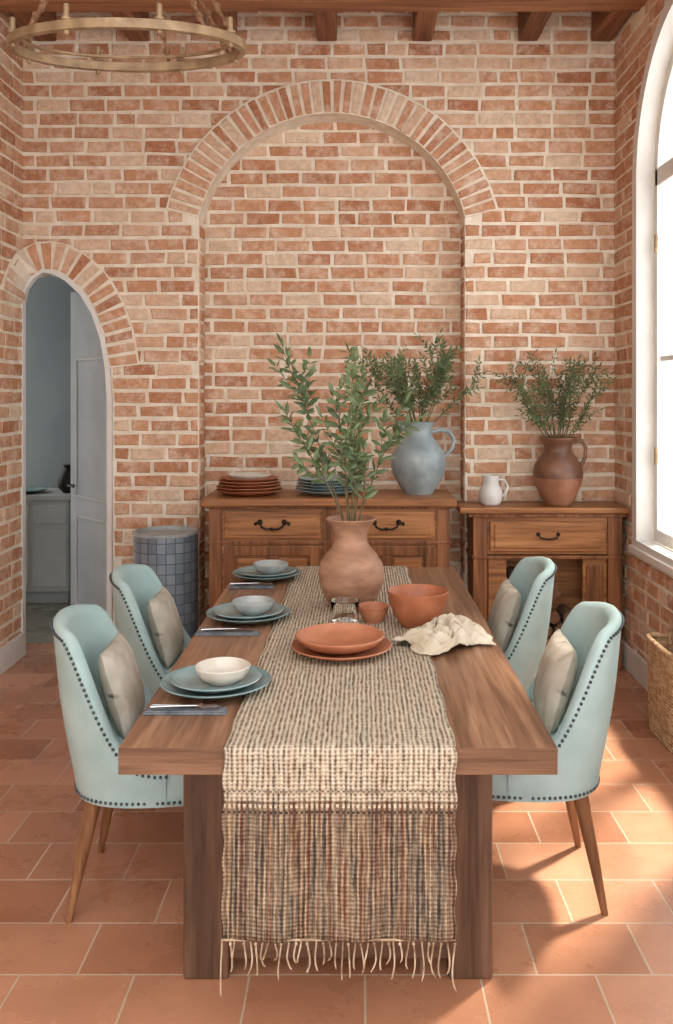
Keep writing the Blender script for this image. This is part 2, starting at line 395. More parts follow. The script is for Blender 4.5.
def ring(name,inner,outer,n,mapf,parent,gap=0.2,dp=0.018,dv=0.028):
    L=[0]
    for k in range(1,len(inner)):
        a=((inner[k][0]+outer[k][0])/2,(inner[k][1]+outer[k][1])/2); b=((inner[k-1][0]+outer[k-1][0])/2,(inner[k-1][1]+outer[k-1][1])/2)
        L.append(L[-1]+math.hypot(a[0]-b[0],a[1]-b[1]))
    def at(t):
        s=t*L[-1]
        for k in range(1,len(L)):
            if s<=L[k]+1e-9:
                f=(s-L[k-1])/(L[k]-L[k-1]); break
        ip=tuple(inner[k-1][j]+(inner[k][j]-inner[k-1][j])*f for j in (0,1)); op=tuple(outer[k-1][j]+(outer[k][j]-outer[k-1][j])*f for j in (0,1))
        return ip,op
    mm=MB(); mb=MB(); rng=random.Random(11)
    for k in range(n):
        i0,o0=at(k/n); i1,o1=at((k+1)/n)
        plate(mm,[i0,o0,o1,i1],-0.01,dp,mapf)
        g=gap/2/n; i0,o0=at(k/n+g); i1,o1=at((k+1)/n-g)
        sh=lambda a,b,f:(a[0]+(b[0]-a[0])*f,a[1]+(b[1]-a[1])*f)
        add_brick_quad(mb,[sh(i0,o0,0.03),sh(i1,o1,0.03),sh(i1,o1,0.93),sh(i0,o0,0.93)],dv+rng.uniform(-.003,.003),mapf,d0=0.0,rng=rng)
    mm.obj(name+'_mortar',M_mortar,parent); mb.obj(name,M_brick,parent)
arch_out=[(AC[0]+(p[0]-AC[0])*RO/RI,AC[1]+(p[1]-AC[1])*RO/RI) for p in arch_in]
ring('arch_voussoirs',arch_in,arch_out,40,mapB,wb,gap=0.32)
def mapW(u,z,d):
    if u<XL+0.001: return (XL+d,YB-(XL-u)*2.1-0.001,z)
    return (u,YB-d,z)
din=door[:-1]; dout=[]
for k,p in enumerate(din):
    a=din[max(k-1,0)]; b=door[min(k+1,len(door)-1)]
    t=(b[0]-a[0],b[1]-a[1]); l=math.hypot(*t); nx,nz=-t[1]/l,t[0]/l
    dout.append((p[0]+nx*0.185,p[1]+nz*0.185))
ring('door_arch_voussoirs',din,dout,18,mapW,wb,gap=0.32)
m=MB()
tp=[(DL,0)]+door+[(DR,0)]
for k in range(len(tp)-1):
    a,b=tp[k],tp[k+1]
    def inn(p,i):
        q0=tp[max(i-1,0)];q1=tp[min(i+1,len(tp)-1)]; t=(q1[0]-q0[0],q1[1]-q0[1]); l=math.hypot(*t)
        w=0.014 if i<3 else (0.02 if i<5 else 0.03)
        return (p[0]+t[1]/l*w,p[1]-t[0]/l*w)
    plate(m,[a,b,inn(b,k+1),inn(a,k)],0.034,-0.02 if k<4 else -(YR-YB),mapB)
m.obj('trim_1',M_white)
m=MB(); m.box(XL-0.2,XL,-0.8,YB,0,ZC); wl=m.obj('wall_left',M_mortar)
bricks('brick_courses',-0.8,YB-0.005,0.01,ZC,None,mapL,wl,seed=8)
boxo('baseboard_left',(XL,XL+0.025,-0.8,YB,0,0.15),M_white,bevel=0.005)
boxo('baseboard_right',(XR-0.025,XR,-0.8,YB,0,0.15),M_white,bevel=0.005)
WINS=[(4.39,0.80),(1.75,0.80)]; SILL=0.78; SPR=2.88
WT=0.2
m=MB()
def half(yc,r,y0,y1,side):
    arc=[(yc+side*r*math.sin(math.pi/2*k/20),SPR+r*math.cos(math.pi/2*k/20)) for k in range(21)]
    e=y1 if side>0 else y0
    return [(yc,0),(e,0),(e,ZC),(yc,ZC)]+arc+[(yc+side*r,SILL),(yc,SILL)]
for (yc,r),(y0,y1) in zip(WINS,((3.1,YR),(-0.8,3.1))):
    for sd in (-1,1): plate(m,half(yc,r,y0,y1,sd),0,-WT,mapR)
wr=m.obj('wall_right',M_mortar)
def ex_r(z):
    ex=[]
    for yc,r in WINS:
        if SILL-0.03<z<SPR: ex.append((yc-r-0.02,yc+r+0.02))
        elif z>=SPR and z<SPR+r+0.03:
            w=math.sqrt(max(0,(r+0.04)**2-(z-SPR)**2)); ex.append((yc-w,yc+w))
    return ex
bricks('brick_courses',-0.8,YB-0.012,0.01,ZC,ex_r,mapR,wr,seed=9)
def window(idx,yc,r):
    e=empty('window_%d'%idx)
    def frame(m2,r0,r1,sill0,sill1,d0,d1):
        out=[(yc-r1,sill0)]+[(yc-r1*math.cos(math.pi*k/40),SPR+r1*math.sin(math.pi*k/40)) for k in range(41)]+[(yc+r1,sill0)]
        inn=[(yc-r0,sill1)]+[(yc-r0*math.cos(math.pi*k/40),SPR+r0*math.sin(math.pi*k/40)) for k in range(41)]+[(yc+r0,sill1)]
        n=len(out)
        for k in range(n):
            k2=(k+1)%n
            plate(m2,[out[k],out[k2],inn[k2],inn[k]],d0,d1,mapR)
    m2=MB(); frame(m2,r-0.03,r+0.05,SILL-0.03,SILL+0.03,-0.06,0.03); m2.obj('casing',M_white,e,bevel=0)
    m2=MB(); frame(m2,r-0.09,r-0.028,SILL+0.03,SILL+0.10,-0.14,-0.07); m2.obj('frame',M_white,e)
    m2=MB()
    for yy in (yc,): m2.box(XR+0.075,XR+0.135,yy-0.04,yy+0.04,SILL+0.05,SPR+r-0.06)
    m2.box(XR+0.07,XR+0.14,yc-r+0.05,yc+r-0.05,SPR-0.05,SPR+0.05)
    m2.obj('mullion_and_transom',M_white,e,bevel=0.005)
    m2=MB()
    for zz in (1.85,): m2.box(XR+0.09,XR+0.12,yc-r+0.05,yc+r-0.05,zz-0.014,zz+0.014)
    m2.obj('glazing_bars',M_white,e,bevel=0.003)
    m2=MB(); m2.box(XR-0.05,XR+0.14,yc-r-0.06,yc+r+0.06,SILL-0.05,SILL-0.005); m2.obj('sill',M_white,e,bevel=0.006)
    m2=MB()
    for zz in (1.3,2.5):
        m2.tube([(XR+0.06,yc+r-0.1,zz-0.05),(XR+0.06,yc+r-0.1,zz+0.05)],0.01,8)
    m2.obj('hinges',M_brass,e)
window(1,*WINS[0]); window(2,*WINS[1])  # second window is unseen, added nearer the camera to let in fill light
for k,px in enumerate((48,140,228,327,422,527,600)):
    x=wu(px); boxo('ceiling_beam' if k==0 else 'ceiling_beam.%03d'%k,(x-0.062,x+0.062,1.8,YB-0.02,3.87,ZC),M_beam,bevel=0.008)
boxo('ceiling_crossbeam',(XL,XR,5.03,5.185,3.85,ZC),M_beamX,bevel=0.008)
# ------------------------------------------------------------ hall beyond door
HB=7.6
boxo('floor_hall',(-3.8,-1.2,YR+0.1,HB+0.1,-0.1,0),M_hfloor,bevel=0)
boxo('wall_hall_back',(-3.8,-1.2,HB,HB+0.1,0,3.1),M_hall,bevel=0)
boxo('wall_hall_right',(-1.3,-1.2,YR+0.1,HB,0,3.1),M_hall,bevel=0)
boxo('wall_hall_left',(-3.8,-3.7,YR+0.1,6.7,0,3.1),M_hall,bevel=0)
boxo('wall_hall_front',(-3.8,XL-0.2,YR,YR+0.1,0,3.1),M_hall,bevel=0)
boxo('ceiling_hall',(-3.8,-1.2,YR,HB+0.1,3.1,3.2),M_hall,bevel=0)
e=empty('door_1',(-1.57,YR+0.05,0),(0,0,math.radians(130)))
W=0.72
top=lambda x:1.98+0.40*math.sin(math.pi/2*min(1,x/W))
m=MB()
pl=[(0,0.01),(W,0.01)]+[(W-W*k/12,top(W-W*k/12)) for k in range(13)]
plate(m,pl,-0.02,0.02,lambda u,z,d:(u,d,z)); m.obj('leaf',M_door,e)
m=MB()
def fr(x0,x1,z0,z1,w=0.018):
    for s in (-1,1):
        y0,y1=(0.02,0.03) if s>0 else (-0.03,-0.02)
        m.box(x0,x1,y0,y1,z0,z0+w); m.box(x0,x1,y0,y1,z1-w,z1); m.box(x0,x0+w,y0,y1,z0,z1); m.box(x1-w,x1,y0,y1,z0,z1)
fr(0.1,W-0.1,0.15,0.8); fr(0.1,W-0.1,0.92,1.9)
m.obj('panel_moulding',M_cab,e,bevel=0.003)
m=MB(); 
for s in (-1,1):
    m.tube([(W-0.05,s*0.02,1.0),(W-0.05,s*0.06,1.0)],0.008,8); m.tube([(W-0.05,s*0.06,1.0),(W-0.15,s*0.06,1.0)],0.008,8)
m.obj('handle',M_iron,e)
e=empty('kitchen_cabinet',(-2.55,7.3,0))
boxo('body',(-0.6,0.3,-0.25,0.28,0.1,0.82),M_cab,e); boxo('counter_top',(-0.62,0.32,-0.28,0.28,0.82,0.86),M_cab,e); boxo('plinth',(-0.58,0.28,-0.2,0.26,0,0.1),M_door,e)
m=MB()
for k in range(3):
    x=-0.58+k*0.3; m.box(x,x+0.27,-0.265,-0.25,0.14,0.6); m.box(x,x+0.27,-0.265,-0.25,0.63,0.79)
m.obj('door_fronts',M_cab,e,bevel=0.006)
m=MB(); m.lathe([(0.04,0),(0.075,0.04),(0.085,0.1),(0.05,0.17),(0.03,0.2),(0.042,0.225)],n=24); m.obj('dark_jug',M_iron,None,(-2.3,7.2,0.86),smooth=True)
m=MB(); m.lathe([(0.06,0),(0.14,0.02),(0.15,0.03),(0.06,0.012)],n=28); m.obj('kitchen_plate',M_blue,None,(-2.62,7.2,0.862),smooth=True)

# ------------------------------------------------------------ dining table
TX0,TX1,TY0,TY1,TZ=-0.598,0.508,2.263,4.63,0.76
e=empty('dining_table')
m=MB(); nb=4; w=(TX1-TX0)/nb
for k in range(nb): m.box(TX0+k*w,TX0+(k+1)*w-0.0006,TY0,TY1,TZ-0.068,TZ)
o=m.obj('table_top',M_table,e,bevel=0.0015)
o.data.materials.append(M_tableE)
for p in o.data.polygons:
    if abs(p.normal.y)>0.9: p.material_index=1
k=0
for (y0) in (2.534,4.23):
    for (x0,x1) in ((-0.487,-0.36),(0.262,0.385)):
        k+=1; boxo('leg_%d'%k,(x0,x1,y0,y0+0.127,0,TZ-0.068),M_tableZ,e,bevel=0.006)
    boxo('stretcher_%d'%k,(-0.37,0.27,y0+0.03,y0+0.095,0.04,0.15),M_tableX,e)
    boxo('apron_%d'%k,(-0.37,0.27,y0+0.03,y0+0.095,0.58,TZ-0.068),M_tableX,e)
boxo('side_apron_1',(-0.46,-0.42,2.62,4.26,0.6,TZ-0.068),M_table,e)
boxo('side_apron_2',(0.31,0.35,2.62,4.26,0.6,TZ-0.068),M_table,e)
RX0,RX1=-0.337,0.249
path=[]
Yf=TY0-0.008; zb=0.285
n1=30
for k in range(n1+1): path.append((Yf-0.006*math.sin(k*0.35)*(1-k/n1),zb+(TZ-0.012-zb)*k/n1))
for k in range(1,6): a=math.pi/2*k/5; path.append((Yf+0.014-0.014*math.cos(a),TZ-0.010+0.0120*math.sin(a)))
for k in range(1,61): path.append((Yf+0.014+(TY1+0.006-Yf-0.014)*k/60,TZ+0.002))
m=MB(); nu=30; vv=[0]
for k in range(1,len(path)): vv.append(vv[-1]+math.hypot(path[k][0]-path[k-1][0],path[k][1]-path[k-1][1]))
for k,(y,z) in enumerate(path):
    t=vv[k]/vv[-1]
    for j in range(nu+1):
        s=j/nu; x0=RX0+0.03*t; x1=RX1+0.012*t
        x=x0+(x1-x0)*s+0.003*math.sin(k*0.9)*(1 if j in (0,nu) else 0)
        hang=max(0,1-vv[k]/0.47)
        m.v.append((x,y-abs(0.012*math.sin(s*9))*hang,z+ (0.004*math.sin(s*17))*hang))
for k in range(len(path)-1):
    for j in range(nu):
        a=k*(nu+1)+j; m.f.append((a,a+1,a+nu+2,a+nu+1))
me=bpy.data.meshes.new('table_runner'); me.from_pydata(m.v,[],m.f); me.update()
uvl=me.uv_layers.new(name='UVMap')
for p in me.polygons:
    p.use_smooth=True
    for li,vi in zip(p.loop_indices,p.vertices):
        uvl.data[li].uv=((vi%(nu+1))/nu*0.586,vv[vi//(nu+1)])
me.materials.append(M_run)
run=link(bpy.data.objects.new('table_runner',me)); md=run.modifiers.new('solid','SOLIDIFY'); md.thickness=0.003; md.offset=1
m=MB(); rng=random.Random(2)
for k in range(36):
    x=RX0+0.004+(RX1-RX0-0.008)*k/35+rng.uniform(-.004,.004); L=rng.uniform(0.06,0.11); c=rng.choice((-1,1))*rng.uniform(0.003,0.014); ph=rng.uniform(2,4)
    if k in (0,35): L=0.14; x=RX0+0.002 if k==0 else RX1-0.002
    pts=[(x+c*math.sin(t*ph)*t,Yf-0.006-0.01*t+rng.uniform(-.002,.002),zb+0.004-L*t+abs(c)*1.0*t**4) for t in [i/9 for i in range(10)]]
    m.tube(pts,[0.0022]*9+[0.0014],5)
    if k%2: m.ball((x,Yf-0.008,zb-0.008),0.0042,5)
m.tube([(RX0,Yf-0.008,zb+0.002),(RX1,Yf-0.008,zb+0.002)],0.003,6)
m.obj('fringe',M_fringe,run,smooth=True)

# ------------------------------------------------------------ chairs
def sup(th,a,b,n=2.7):
    c,s=math.cos(th),math.sin(th)
    return (-a*math.copysign(abs(c)**(2/n),c), b*math.copysign(abs(s)**(2/n),s))
def smooth(t): t=max(0,min(1,t)); return t*t*(3-2*t)
A_,B_=0.26,0.27
def hh(th):
    d=abs(math.degrees(th))
    h=0.925-0.03*smooth(d/50)
    return h-0.40*smooth((d-36)/58)
def shellpt(th,d,z):
    x,y=sup(th,A_,B_); nx,ny=-math.cos(th),math.sin(th)
    L=0.17*max(0,z-0.40)*(1-0.25*abs(math.sin(th)))
    bul=0.012*math.sin(math.pi*min(1,max(0,(z-0.38)/0.5)))
    return (x+nx*(d+L+bul),y+ny*(d+L*0.3+bul),z)
_ch={}
def chair(loc,rotz):
    e=empty('dining_chair',loc,(0,0,rotz))
    if not _ch:
        m=MB(); T=math.radians(98); n=52; rows=[]
        for k in range(n+1):
            th=-T+2*T*k/n; h=hh(th); prof=[]
            for i in range(8): prof.append((0,0.375+(h-0.03-0.375)*i/7))
            prof+=[(-0.003,h-0.013),(-0.012,h-0.003),(-0.022,h),(-0.034,h-0.004),(-0.043,h-0.015)]
            zi=0.42
            for i in range(7): prof.append((-0.048-0.012*math.sin(math.pi*i/6),h-0.03-(h-0.03-zi)*i/6))
            rows.append(len(m.v))
            for d,z in prof: m.v.append(shellpt(th,d,z))
            P=len(prof)
        for k in range(n):
            for i in range(P-1):
                a=rows[k]+i;b=rows[k+1]+i; m.f.append((a,b,b+1,a+1))
        m.f.append(tuple(rows[0]+i for i in range(P))); m.f.append(tuple(rows[n]+i for i in range(P))[::-1])
        _ch['backrest_shell']=(m,M_fab,dict(smooth=True))
        m=MB(); n=56
        for (sc,z) in ((0.9,0.372),(0.965,0.372),(0.985,0.38),(0.992,0.42),(0.99,0.47),(0.98,0.495),(0.95,0.508),(0.85,0.511)):
            for k in range(n):
                x,y=sup(2*math.pi*k/n,A_*sc,B_*sc,3.0); m.v.append((x+(0.02 if x>0 else 0),y,z))
        for r in range(7):
            for k in range(n): m.f.append((r*n+k,r*n+(k+1)%n,(r+1)*n+(k+1)%n,(r+1)*n+k))
        m.f.append(tuple(range(n))[::-1]); m.f.append(tuple(range(7*n,8*n)))
        _ch['seat_base']=(m,M_fab,dict(smooth=True))
        m=MB()
        st=((0.84,0.50),(0.88,0.512),(0.86,0.522),(0.8,0.53),(0.6,0.537),(0.3,0.54),(0.02,0.541))
        for (sc,z) in st:
            for k in range(n):
                x,y=sup(2*math.pi*k/n,A_*sc,(B_-0.01)*sc,3.0); m.v.append((x+0.02,y,z))
        for r in range(len(st)-1):
            for k in range(n): m.f.append((r*n+k,r*n+(k+1)%n,(r+1)*n+(k+1)%n,(r+1)*n+k))
        _ch['seat_cushion']=(m,M_fab2,dict(smooth='all'))
        m=MB(); last=None; k=-T
        while k<=T:
            h=hh(k); p=Vector(shellpt(k,0.003,h-0.022))
            if last is None or (p-last).length>0.0165: m.ball(p,0.0055,4); last=p
            k+=0.004
        last=None; k=0
        while k<2*math.pi:
            x,y=sup(k,A_*1.0,B_*1.0,2.85); p=Vector((x+(0.02 if x>0 else 0),y,0.388))
            if last is None or (p-last).length>0.0165: m.ball(p,0.0055,4); last=p
            k+=0.004
        _ch['nailheads']=(m,M_nail,dict(smooth=True))
        i=0
        for sx in (-1,1):
            for sy in (-1,1):
                i+=1; m=MB()
                fx=-0.25 if sx<0 else 0.22
                m.tube([(sx*0.175,sy*0.18,0.385),(sx*0.175+(fx-sx*0.175)*0.5,sy*0.195,0.2),(fx,sy*0.215,0.0)],[0.026,0.020,0.011],12)
                _ch['leg_%d'%i]=(m,M_leg,dict(smooth=True))
        for kk,(m,mt,kw) in list(_ch.items()):
            o=m.obj(kk,mt,e,**kw); _ch[kk]=o.data
    else:
        for kk,me in _ch.items():
            o=link(bpy.data.objects.new(kk,me)); o.parent=e
    return e
def pillow(loc,rot,s=0.29,t=0.10):
    m=MB(); n=20
    for side in (1,-1):
        b=len(m.v)
        for i in range(n+1):
            for j in range(n+1):
                u=-1+2*i/n; v=-1+2*j/n
                ed=(1-abs(u)**2.4)*(1-abs(v)**2.4)
                z=side*t/2*max(0,ed)**0.45
                pin=1-0.07*(1-abs(u*v))*(max(abs(u),abs(v))**6)
                m.v.append((z+0.003*noise.noise(Vector((u*3,v*3,side))),u*s/2*pin,v*s/2*pin))
        for i in range(n):
            for j in range(n):
                a=b+i*(n+1)+j; f=(a,a+1,a+n+2,a+n+1); m.f.append(f if side<0 else f[::-1])
    o=m.obj('throw_pillow',M_pil,None,loc,rot,smooth='all'); return o
CH_=[(-0.66,3.04,0.05),(-0.67,3.78,0.0),(0.55,3.08,math.pi-0.05),(0.52,3.95,math.pi)]
for (x,y,r) in CH_:
    chair((x,y,0),r)
    R=Matrix.Rotation(r,3,'Z'); p=Vector((x,y,0))+R@Vector((-0.128,0.0,0.675))
    pillow(p,(0,math.radians(-16),r))

# ------------------------------------------------------------ vessels
def vessel(name,prof,mat,loc,n=48,wob=0,parent=None,thick=0.006,rot=(0,0,0),base=None):
    tb=base or thick
    inner=[(max(r-thick,0.0008),z) for r,z in prof[::-1] if z>prof[0][1]+tb]
    full=[(0.0008,prof[0][1])]+list(prof)+[((prof[-1][0]*2-thick)/2,prof[-1][1]+thick*0.4)]+inner+[(0.0008,prof[0][1]+tb)]
    m=MB(); m.lathe(full,n=n,wob=wob); o=m.obj(name,mat,parent,loc,rot,smooth=True); return o
def plate_(name,R,mat,loc,h=0.028,parent=None,wob=0.004):
    return vessel(name,[(R*0.55,0),(R*0.62,0.004),(R*0.8,h*0.45),(R*0.97,h*0.9),(R,h)],mat,loc,wob=wob,parent=parent,thick=0.007)
def bowl_(name,R,h,mat,loc,parent=None,wob=0.006,foot=0.5):
    return vessel(name,[(R*foot,0),(R*(foot+.05),0.006),(R*0.78,h*0.3),(R*0.93,h*0.65),(R,h)],mat,loc,wob=wob,parent=parent,thick=0.006)
TR=TZ+0.0055
for i,(x,y,bm_) in enumerate(((-0.42,2.70,M_cream),(-0.425,3.545,M_grey),(-0.43,4.33,M_grey))):
    plate_('dinner_plate',0.165,M_bluepl,(x,y,TR))
    if i==0: plate_('salad_plate',0.135,M_blue,(x,y,TR+0.012),h=0.025)
    else: plate_('salad_plate',0.14,M_blue,(x,y,TR+0.012),h=0.024)
    bowl_('small_bowl',0.083 if i==0 else 0.085,0.048,bm_,(x+0.02,y+0.0,TR+0.022),wob=0.012)
for i,(x,y,l) in enumerate(((-0.475,2.51,0.23),(-0.475,3.33,0.24),(-0.48,4.13,0.21))):
    m=MB(); m.box(-l/2,l/2,-0.02,0.02,0,0.006); m.box(-l/2+0.004,l/2-0.006,-0.018,0.019,0.006,0.010)
    m.obj('folded_napkin',M_napk,None,(x,y,TZ+0.0005),bevel=0.002)
    m=MB(); zf=0.0
    m.tube([(-0.1,0,zf),(-0.06,0,zf+0.002),(0.03,0,zf+0.004)],[0.006,0.0045,0.003],8)
    for t in (-0.009,-0.003,0.003,0.009): m.tube([(0.03,t*0.3,zf+0.004),(0.045,t,zf+0.002),(0.085,t,zf+0.003)],0.0015,5)
    m.tube([(0.03,-0.001,zf+0.004),(0.045,0,zf+0.003)],[0.003,0.009],6)
    m.obj('fork',M_steel,None,(x+0.005,y-0.010,TZ+0.0205),smooth=True)
    m=MB(); m.tube([(-0.1,0,0),(-0.02,0,0)],[0.006,0.005],8); m.box(-0.02,0.09,-0.007,0.007,-0.001,0.001)
    m.obj('knife',M_steel,None,(x+0.005,y+0.012,TZ+0.0172),smooth=True)
plate_('terracotta_plate',0.172,M_terra,(-0.05,3.07,TR),h=0.03)
vessel('terracotta_serving_dish',[(0.08,0),(0.1,0.004),(0.13,0.016),(0.15,0.034),(0.153,0.042)],M_terra,(-0.055,3.075,TR+0.02),thick=0.008)
bowl_('terracotta_bowl',0.117,0.135,M_terra2,(0.236,3.43,TR),wob=0.004,foot=0.5)
bowl_('terracotta_pinch_bowl',0.06,0.062,M_terra,(0.068,3.50,TR),wob=0.01,foot=0.6)
vessel('glass_tumbler',[(0.036,0),(0.05,0.006),(0.056,0.035),(0.048,0.062),(0.056,0.11)],M_glass,(-0.042,3.38,TR),thick=0.0022,base=0.006)
e=empty('clay_vase',(-0.02,3.73,TR))
vp=[(0.076,0),(0.088,0.01),(0.112,0.05),(0.131,0.10),(0.137,0.145),(0.129,0.185),(0.106,0.222),(0.082,0.248),(0.068,0.272),(0.066,0.30),(0.078,0.335),(0.102,0.362),(0.106,0.368)]
vessel('body',vp,M_vase,(0,0,0),wob=0.006,parent=e,thick=0.009)
YP=5.42; SBZ=1.05
e=empty('ceramic_pitcher',(0.375,YP,SBZ))
vessel('body',[(0.085,0),(0.09,0.01),(0.115,0.05),(0.155,0.12),(0.168,0.18),(0.16,0.24),(0.13,0.29),(0.095,0.33),(0.08,0.36),(0.08,0.385),(0.095,0.42),(0.1,0.43)],M_pitch,(0,0,0),wob=0.003,parent=e,thick=0.009)
m=MB(); m.tube([(0.085,0,0.37),(0.13,0,0.385),(0.185,0,0.375),(0.215,0,0.33),(0.205,0,0.275),(0.17,0,0.235),(0.145,0,0.215)],[0.014,0.013,0.013,0.012,0.012,0.012,0.014],10); m.obj('handle',M_pitch,e,smooth=True)
m=MB(); m.tube([(-0.075,0,0.395),(-0.1,0,0.415),(-0.125,0,0.432)],[0.035,0.028,0.01],10); m.obj('spout',M_pitch,e,smooth=True)
CZ=0.975
e=empty('milk_jug',(0.82,5.48,CZ))
vessel('body',[(0.05,0),(0.06,0.01),(0.072,0.05),(0.07,0.085),(0.052,0.12),(0.046,0.14),(0.052,0.17),(0.054,0.178)],M_whitec,(0,0,0),parent=e,thick=0.004)
m=MB(); m.tube([(0.045,0,0.155),(0.085,0,0.15),(0.105,0,0.115),(0.095,0,0.075),(0.068,0,0.055)],0.007,8); m.obj('handle',M_whitec,e,smooth=True)
e=empty('clay_jug',(1.23,5.48,CZ))
vessel('lower_body',[(0.075,0),(0.085,0.01),(0.11,0.06),(0.135,0.12),(0.147,0.17)],M_jugL,(0,0,0),parent=e,thick=0.008)
vessel('upper_body',[(0.1471,0.168),(0.151,0.2),(0.14,0.245),(0.11,0.29),(0.085,0.32),(0.08,0.345),(0.092,0.38),(0.112,0.4),(0.114,0.41)],M_jugU,(0,0,0),parent=e,thick=0.008)
m=MB(); m.tube([(0.1,0,0.385),(0.145,0,0.39),(0.168,0,0.35),(0.165,0,0.29),(0.14,0,0.24)],0.012,8); m.obj('handle',M_jugU,e,smooth=True)
e=empty('terracotta_plate_stack',(-0.637,5.38,SBZ))
for k in range(5): plate_('plate_%d'%(k+1),0.2-0.006*k,M_terra if k%2 else M_terra2,(random.uniform(-.006,.006),0,0.018*k),h=0.03,parent=e)
bowl_('cream_bowl',0.13,0.035,M_cream,(0,0,0.085),parent=e)
e=empty('blue_plate_stack',(-0.166,5.4,SBZ))
for k in range(5): plate_('plate_%d'%(k+1),0.2-0.004*k,M_bluepl if k%2 else M_blue,(random.uniform(-.006,.006),0,0.017*k),h=0.03,parent=e)
m=MB(); nx,ny=80,54
for i in range(nx+1):
    for j in range(ny+1):
        u=-1+2*i/nx; v=-1+2*j/ny
        r=math.sqrt(u*u*0.8+v*v*0.8); env=max(0,1-r**2.4)
        w1=noise.noise(Vector((u*1.9+3,v*2.3,0.3)))
        fold=abs(math.sin(5.0*u+3.5*v+6*w1))+0.8*abs(math.sin(5*v-3.2*u+7*w1+1))
        x=u*0.16*(1+0.25*noise.noise(Vector((v*2,1,u))))+0.03*w1; y=v*0.11*(1+0.4*noise.noise(Vector((u*2,5,v))))+0.03*math.sin(u*3)
        z=0.003+env*(0.018+0.04*fold)+0.008*abs(noise.noise(Vector((u*6,v*6,2))))
        m.v.append((x,y,z))
for i in range(nx):
    for j in range(ny):
        a=i*(ny+1)+j; m.f.append((a,a+ny+1,a+ny+2,a+1))
m.obj('crumpled_linen_napkin',M_linen,None,(0.32,3.2,TR+0.003),(0,0,0.35),smooth='all',solid=0.003)

# ------------------------------------------------------------ sideboard
e=empty('sideboard')
bx0,bx1,fy,by=-0.847,0.54,5.19,5.66
D=SBZ-1.02
boxo('top',(-0.885,0.578,5.14,5.675,SBZ-0.045,SBZ),M_sb,e,bevel=0.008)
boxo('carcass',(bx0,bx1,fy,by,0.14,SBZ-0.045),M_sb,e)
m=MB(); m.box(bx0-0.012,bx1+0.012,fy-0.015,by,SBZ-0.062,SBZ-0.045); m.box(bx0-0.01,bx1+0.01,fy-0.014,by,0.755+D,0.775+D); m.box(bx0-0.012,bx1+0.012,fy-0.018,by,0.12,0.17)
m.obj('mouldings',M_sbd,e,bevel=0.004)
m=MB()
for x in (bx0,-0.19,bx1-0.075): m.box(x,x+0.075,fy-0.012,fy,0.17,SBZ-0.062)
m.obj('stiles',M_sbd,e,bevel=0.004)
for k,(x0,x1) in enumerate(((bx0+0.09,-0.205),(-0.1,bx1-0.09))):
    m=MB(); m.box(x0,x1,fy-0.02,fy,0.79+D,0.945+D); m.obj('drawer_%d'%(k+1),M_sb,e,bevel=0.006)
    m=MB(); m.box(x0+0.02,x1-0.02,fy-0.026,fy-0.018,0.81+D,0.925+D); m.obj('drawer_panel_%d'%(k+1),M_sb,e,bevel=0.006)
    xm=(x0+x1)/2
    m=MB(); mp_=MB()
    a,b=x0,x1
    m.box(a,a+0.06,fy-0.02,fy,0.18,0.745+D); m.box(b-0.06,b,fy-0.02,fy,0.18,0.745+D); m.box(a+0.06,b-0.06,fy-0.02,fy,0.69+D,0.745+D); m.box(a+0.06,b-0.06,fy-0.02,fy,0.18,0.24); m.box(xm-0.03,xm+0.03,fy-0.02,fy,0.24,0.69+D)
    mp_.box(a+0.072,xm-0.04,fy-0.014,fy,0.26,0.675+D); mp_.box(xm+0.04,b-0.072,fy-0.014,fy,0.26,0.675+D)
    m.obj('door_frames_%d'%(k+1),M_sbd,e,bevel=0.004)
    mp_.obj('door_panels_%d'%(k+1),M_sb,e,bevel=0.012)
    m=MB(); h0=0.885+D
    m.tube([(xm-0.07,fy-0.03,h0),(xm-0.06,fy-0.045,h0-.025),(xm-0.03,fy-0.05,h0-.04),(xm,fy-0.05,h0-.035),(xm+0.03,fy-0.05,h0-.04),(xm+0.06,fy-0.045,h0-.025),(xm+0.07,fy-0.03,h0)],0.006,8)
    for s in (-1,1): m.ball((xm+s*0.07,fy-0.03,h0),0.016,6); m.ball((xm+s*0.095,fy-0.028,h0-.01),0.011,6)
    m.ball((xm,fy-0.05,h0-.037),0.011,6)
    m.obj('handle_%d'%(k+1),M_iron,e,smooth=True)
m=MB()
for x in (bx0+0.04,bx1-0.04):
    for y in (fy+0.04,by-0.04): m.lathe([(0.022,0),(0.034,0.03),(0.036,0.07),(0.028,0.1),(0.034,0.125)],(x,y,0),16)
m.obj('feet',M_sbd,e,smooth=True)
